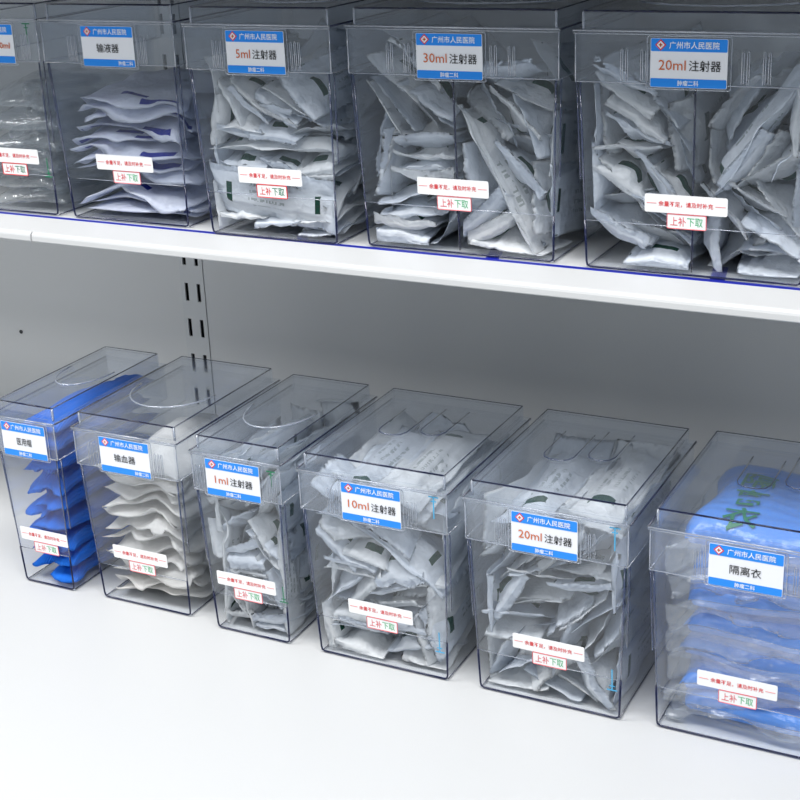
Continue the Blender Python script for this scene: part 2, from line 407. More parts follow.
    if vol and rest:
        vw = .0225 if len(vol) == 4 else .0155
        rw = .0262; gap = .0026; tot = vw+rw+gap; x0 = -tot/2+.001
        put_text('volume_lettering', vol, .0115, M['orange_ink'], card, P, (x0+vw/2, zc), vw, .0, .0010)
        put_text('title_lettering', rest, .0092, M['black_ink'], card, P, (x0+vw+gap+rw/2, zc-.0002), rw, .00004, .0010)
    elif rest:
        put_text('title_lettering', rest, .0092, M['black_ink'], card, P, (0, zc), title_w or .027, .00004, .0010)
    else:
        put_text('volume_lettering', vol, .0085, M['orange_ink'], card, P, (LW/2-.014, zc), .018, .0001, .0010)
    # stickers on the slanting front panel
    sl = math.atan2(YIN, HB)
    def on_front(dx, zc):
        return Matrix.Translation((dx, front(zc)-.0004, zc)) @ Matrix.Rotation(sl, 4, 'X') @ Matrix.Rotation(PI/2, 4, 'X')
    sx = {'L1': .003, 'L3': -.002, 'U3': -.003, 'U4': -.005, 'L2': .0, 'L4': .001, 'L5': .001, 'L6': -.007, 'U0': .000}.get(key, .002)
    SW = .071; 
    if w < .09: SW = .066
    Q = on_front(sx, .0625)
    st = MB().prism(rrect(SW, .0158, .0016), 0, .0003).xform(Q).build('reminder_sticker', M['sticker'], r)
    put_text('sticker_lettering', '\u4f59\u91cf\u4e0d\u8db3\uff0c\u8bf7\u53ca\u65f6\u8865\u5145', .0048, M['red_ink'], st, Q, (0, 0), SW*.66, .00005, .0005)
    for s in (-1, 1):
        MB().prism([(s*SW*.415+a*SW*.06, b2*.00022) for a, b2 in ((-1,-1),(1,-1),(1,1),(-1,1))], .0003, .0005).xform(Q).build('sticker_dash', M['pale_red_ink'], st)
    Q2 = on_front(sx+.001, .0478)
    s2 = MB().prism(rrect(.0340, .0128, .0010), 0, .0003).xform(Q2).build('dispensing_sticker', M['sticker'], r)
    m = MB(); m.tube([(a, b2, .0003) for a, b2 in rrect(.0336, .0124, .0010)], .0005 if dark_red else .00042, 4, True)
    m.xform(Q2).build('sticker_border', M['red_ink'] if dark_red else M['pale_red_ink'], s2)
    put_text('red_lettering', '\u4e0a\u8865', .0085, M['red_ink'] if dark_red else M['pale_red_ink'], s2, Q2, (-.0072, 0), .0135, .00005, .0005)
    put_text('green_lettering', '\u4e0b\u53d6', .0085, M['deep_green_ink'] if dark_red else M['green_ink'], s2, Q2, (.0072, 0), .0135, .00005, .0005)
    if marks:
        for dx, zc, up, h in marks[1]:
            Qm = on_front(dx, zc) if zc < HB else Matrix.Translation((dx, D0-.0004, zc)) @ Matrix.Rotation(PI/2, 4, 'X')
            m = MB(); t = .0006
            yy = h/2*up
            m.prism([(-.005,yy-t),(.005,yy-t),(.005,yy+t),(-.005,yy+t)], 0, .0003)
            m.prism([(-t,-h/2),(t,-h/2),(t,h/2),(-t,h/2)], 0, .0002)
            m.prism([(-.0028,yy*.6-t*.8),(.0028,yy*.6-t*.8),(.0028,yy*.6+t*.8),(-.0028,yy*.6+t*.8)], 0, .0003)
            m.xform(Qm).build('fill_mark', marks[0], r)
    if divider:
        MB().hexa([(-.0009,YIN+.003,.0022),(.0009,YIN+.003,.0022),(.0009,DEP-.007,.0022),(-.0009,DEP-.007,.0022),(-.0009,.003,.19),(.0009,.003,.19),(.0009,DEP-.007,.19),(-.0009,DEP-.007,.19)]).build('divider', M['clear'], r)
        MB().tube([(0,YIN+.003,.003),(0,.003,.19)], .0009, 6).build('divider_edge', M['rim'], r, True)
    return B

# ------------------------------------------------------------------ packets and stacks
def shell(name, top, bot, mat, parent=None, uvs=None, smooth=True):
    """closed mesh from a top and a bottom sheet (arrays n x m x 3) that share their border"""
    n, m = top.shape[:2]
    idx = np.arange(n*m).reshape(n, m); bi = idx.copy()
    inner = np.zeros((n, m), bool); inner[1:-1, 1:-1] = True
    bi[inner] = n*m+np.arange(inner.sum())
    verts = np.concatenate([top.reshape(-1, 3), bot[inner]])
    F = []
    for i in range(n-1):
        for j in range(m-1):
            F.append((idx[i,j], idx[i+1,j], idx[i+1,j+1], idx[i,j+1]))
            F.append((bi[i,j], bi[i,j+1], bi[i+1,j+1], bi[i+1,j]))
    me = bpy.data.meshes.new(name); me.from_pydata(verts.tolist(), [], [tuple(int(k) for k in f) for f in F]); me.update()
    if uvs is None:
        U, V = np.meshgrid(np.linspace(0, 1, n), np.linspace(0, 1, m), indexing='ij')
    else: U, V = uvs
    uv = np.concatenate([np.stack([U.ravel(), V.ravel()], 1), np.stack([1-U[inner], V[inner]], 1)])
    lay = me.uv_layers.new(name='UVMap')
    li = np.empty(len(me.loops), dtype=np.int32); me.loops.foreach_get('vertex_index', li)
    lay.data.foreach_set('uv', uv[li].astype(np.float32).ravel())
    return link(name, me, mat, parent, smooth)

def creases(s, t, k, amp, r):
    z = np.zeros_like(s)
    for _ in range(k):
        a = r.uniform(0, PI); c = r.uniform(-.8, .8); w = r.uniform(.10, .42)
        d = np.abs(s*np.cos(a)+t*1.6*np.sin(a)-c)
        z += r.uniform(-1, 1)*amp*np.maximum(0, 1-d/w)
    return z

def clamp_bin(B, P, zlo=.0036, zhi=.2005, xr=None, press=0):
    """keep points (bin space) inside the bin"""
    P = P.copy(); P[..., 2] = np.clip(P[..., 2], zlo, zhi)
    zz = np.minimum(P[..., 2], HB)/HB
    h = B.w/2-TIN*(1-zz)-T-.0016; f = YIN*(1-zz)+.0052
    h = h-press; f = f+press
    lo, hi = -h, h
    if xr is not None:
        if xr < 0: hi = np.full_like(h, -.0022-press)
        else: lo = np.full_like(h, .0022+press)
    P[..., 0] = np.clip(P[..., 0], lo, hi); P[..., 1] = np.clip(P[..., 1], f, DEP-.0085)
    return P

def packet(B, dim, loc, quat, mat, xr, r, nx=23, ny=37, label=None, group=None, name='syringe_packet', cat='syringe packet'):
    W, L, Th = dim; W *= 1.06; L *= 1.16
    pr = float(r.uniform(0, .0035))
    s = np.linspace(-1, 1, nx)[:, None]*np.ones((1, ny)); t = np.ones((nx, 1))*np.linspace(-1, 1, ny)[None, :]
    X = s*W/2; Y = t*L/2
    zig = np.where(np.arange(nx) % 2 == 0, .0011, -.0003)
    Y[:, 0] -= zig; Y[:, -1] += zig
    body = np.clip(1-(np.abs(s)/.72)**2.2, 0, 1)**.6 * np.clip((.80-np.abs(t))/.22, 0, 1)**.7
    barrel = np.clip(1-(np.abs(s-.1*r.uniform(-1,1))/.42)**2, 0, 1)**.5 * np.clip((.70-np.abs(t))/.1, 0, 1)
    cr = creases(s, t, 9, .0034, r)
    zt = Th*(.24*body+.34*barrel); zb = -Th*.36*body
    e0, e1 = r.uniform(-1, 1, 2)*.018
    flat = e0*np.clip(-t-.68, 0, 1)**1.4*4 + e1*np.clip(t-.68, 0, 1)**1.4*4
    tw = r.uniform(-1, 1)*.006*s*t + r.uniform(-1,1)*.004*(t*t-.3) + r.uniform(-1, 1)*.0025*np.abs(s)**2
    edge = np.sin(t*r.uniform(5, 9)+r.uniform(0, 6)+s*1.5)*.0024*np.abs(s)**2
    mid = flat+tw+edge
    top = np.stack([X, Y, mid+zt+cr*.8], -1); bot = np.stack([X, Y, mid+zb+cr*.5], -1)
    bot[0], bot[-1], bot[:, 0], bot[:, -1] = top[0], top[-1], top[:, 0], top[:, -1]
    q = Quaternion(quat); q.normalize(); R = np.array(q.to_matrix()); c = np.array(loc)
    wt, wb = top @ R.T + c, bot @ R.T + c
    up_ = R[2, 2] > 0
    lo_, hi_ = (.0036, .1990), (.0052, .2005)
    wt = clamp_bin(B, wt, *(hi_ if up_ else lo_), xr=xr, press=pr); wb = clamp_bin(B, wb, *(lo_ if up_ else hi_), xr=xr, press=pr)
    if pr >= 0:      # a pressed packet keeps a little thickness across the bin
        dz = .0012*(1 if up_ else -1)*(body > .05)
        wt[..., 2] += dz*.5
    o = shell(name, (wt-c) @ R, (wb-c) @ R, mat)
    o.rotation_mode = 'QUATERNION'; o.rotation_quaternion = q
    o.location = B.o+Vector(loc)
    return tag(o, label, cat, group)

ORD = ['lowest', 'second', 'third', 'fourth', 'fifth', 'sixth', 'seventh', 'eighth', 'ninth', 'tenth', 'eleventh', 'twelfth', '13th', '14th', '15th', '16th', '17th', '18th', '19th', '20th', '21st', '22nd', '23rd', '24th', '25th']
def rank(k): return 'lowest' if k == 0 else ORD[k]+' lowest'

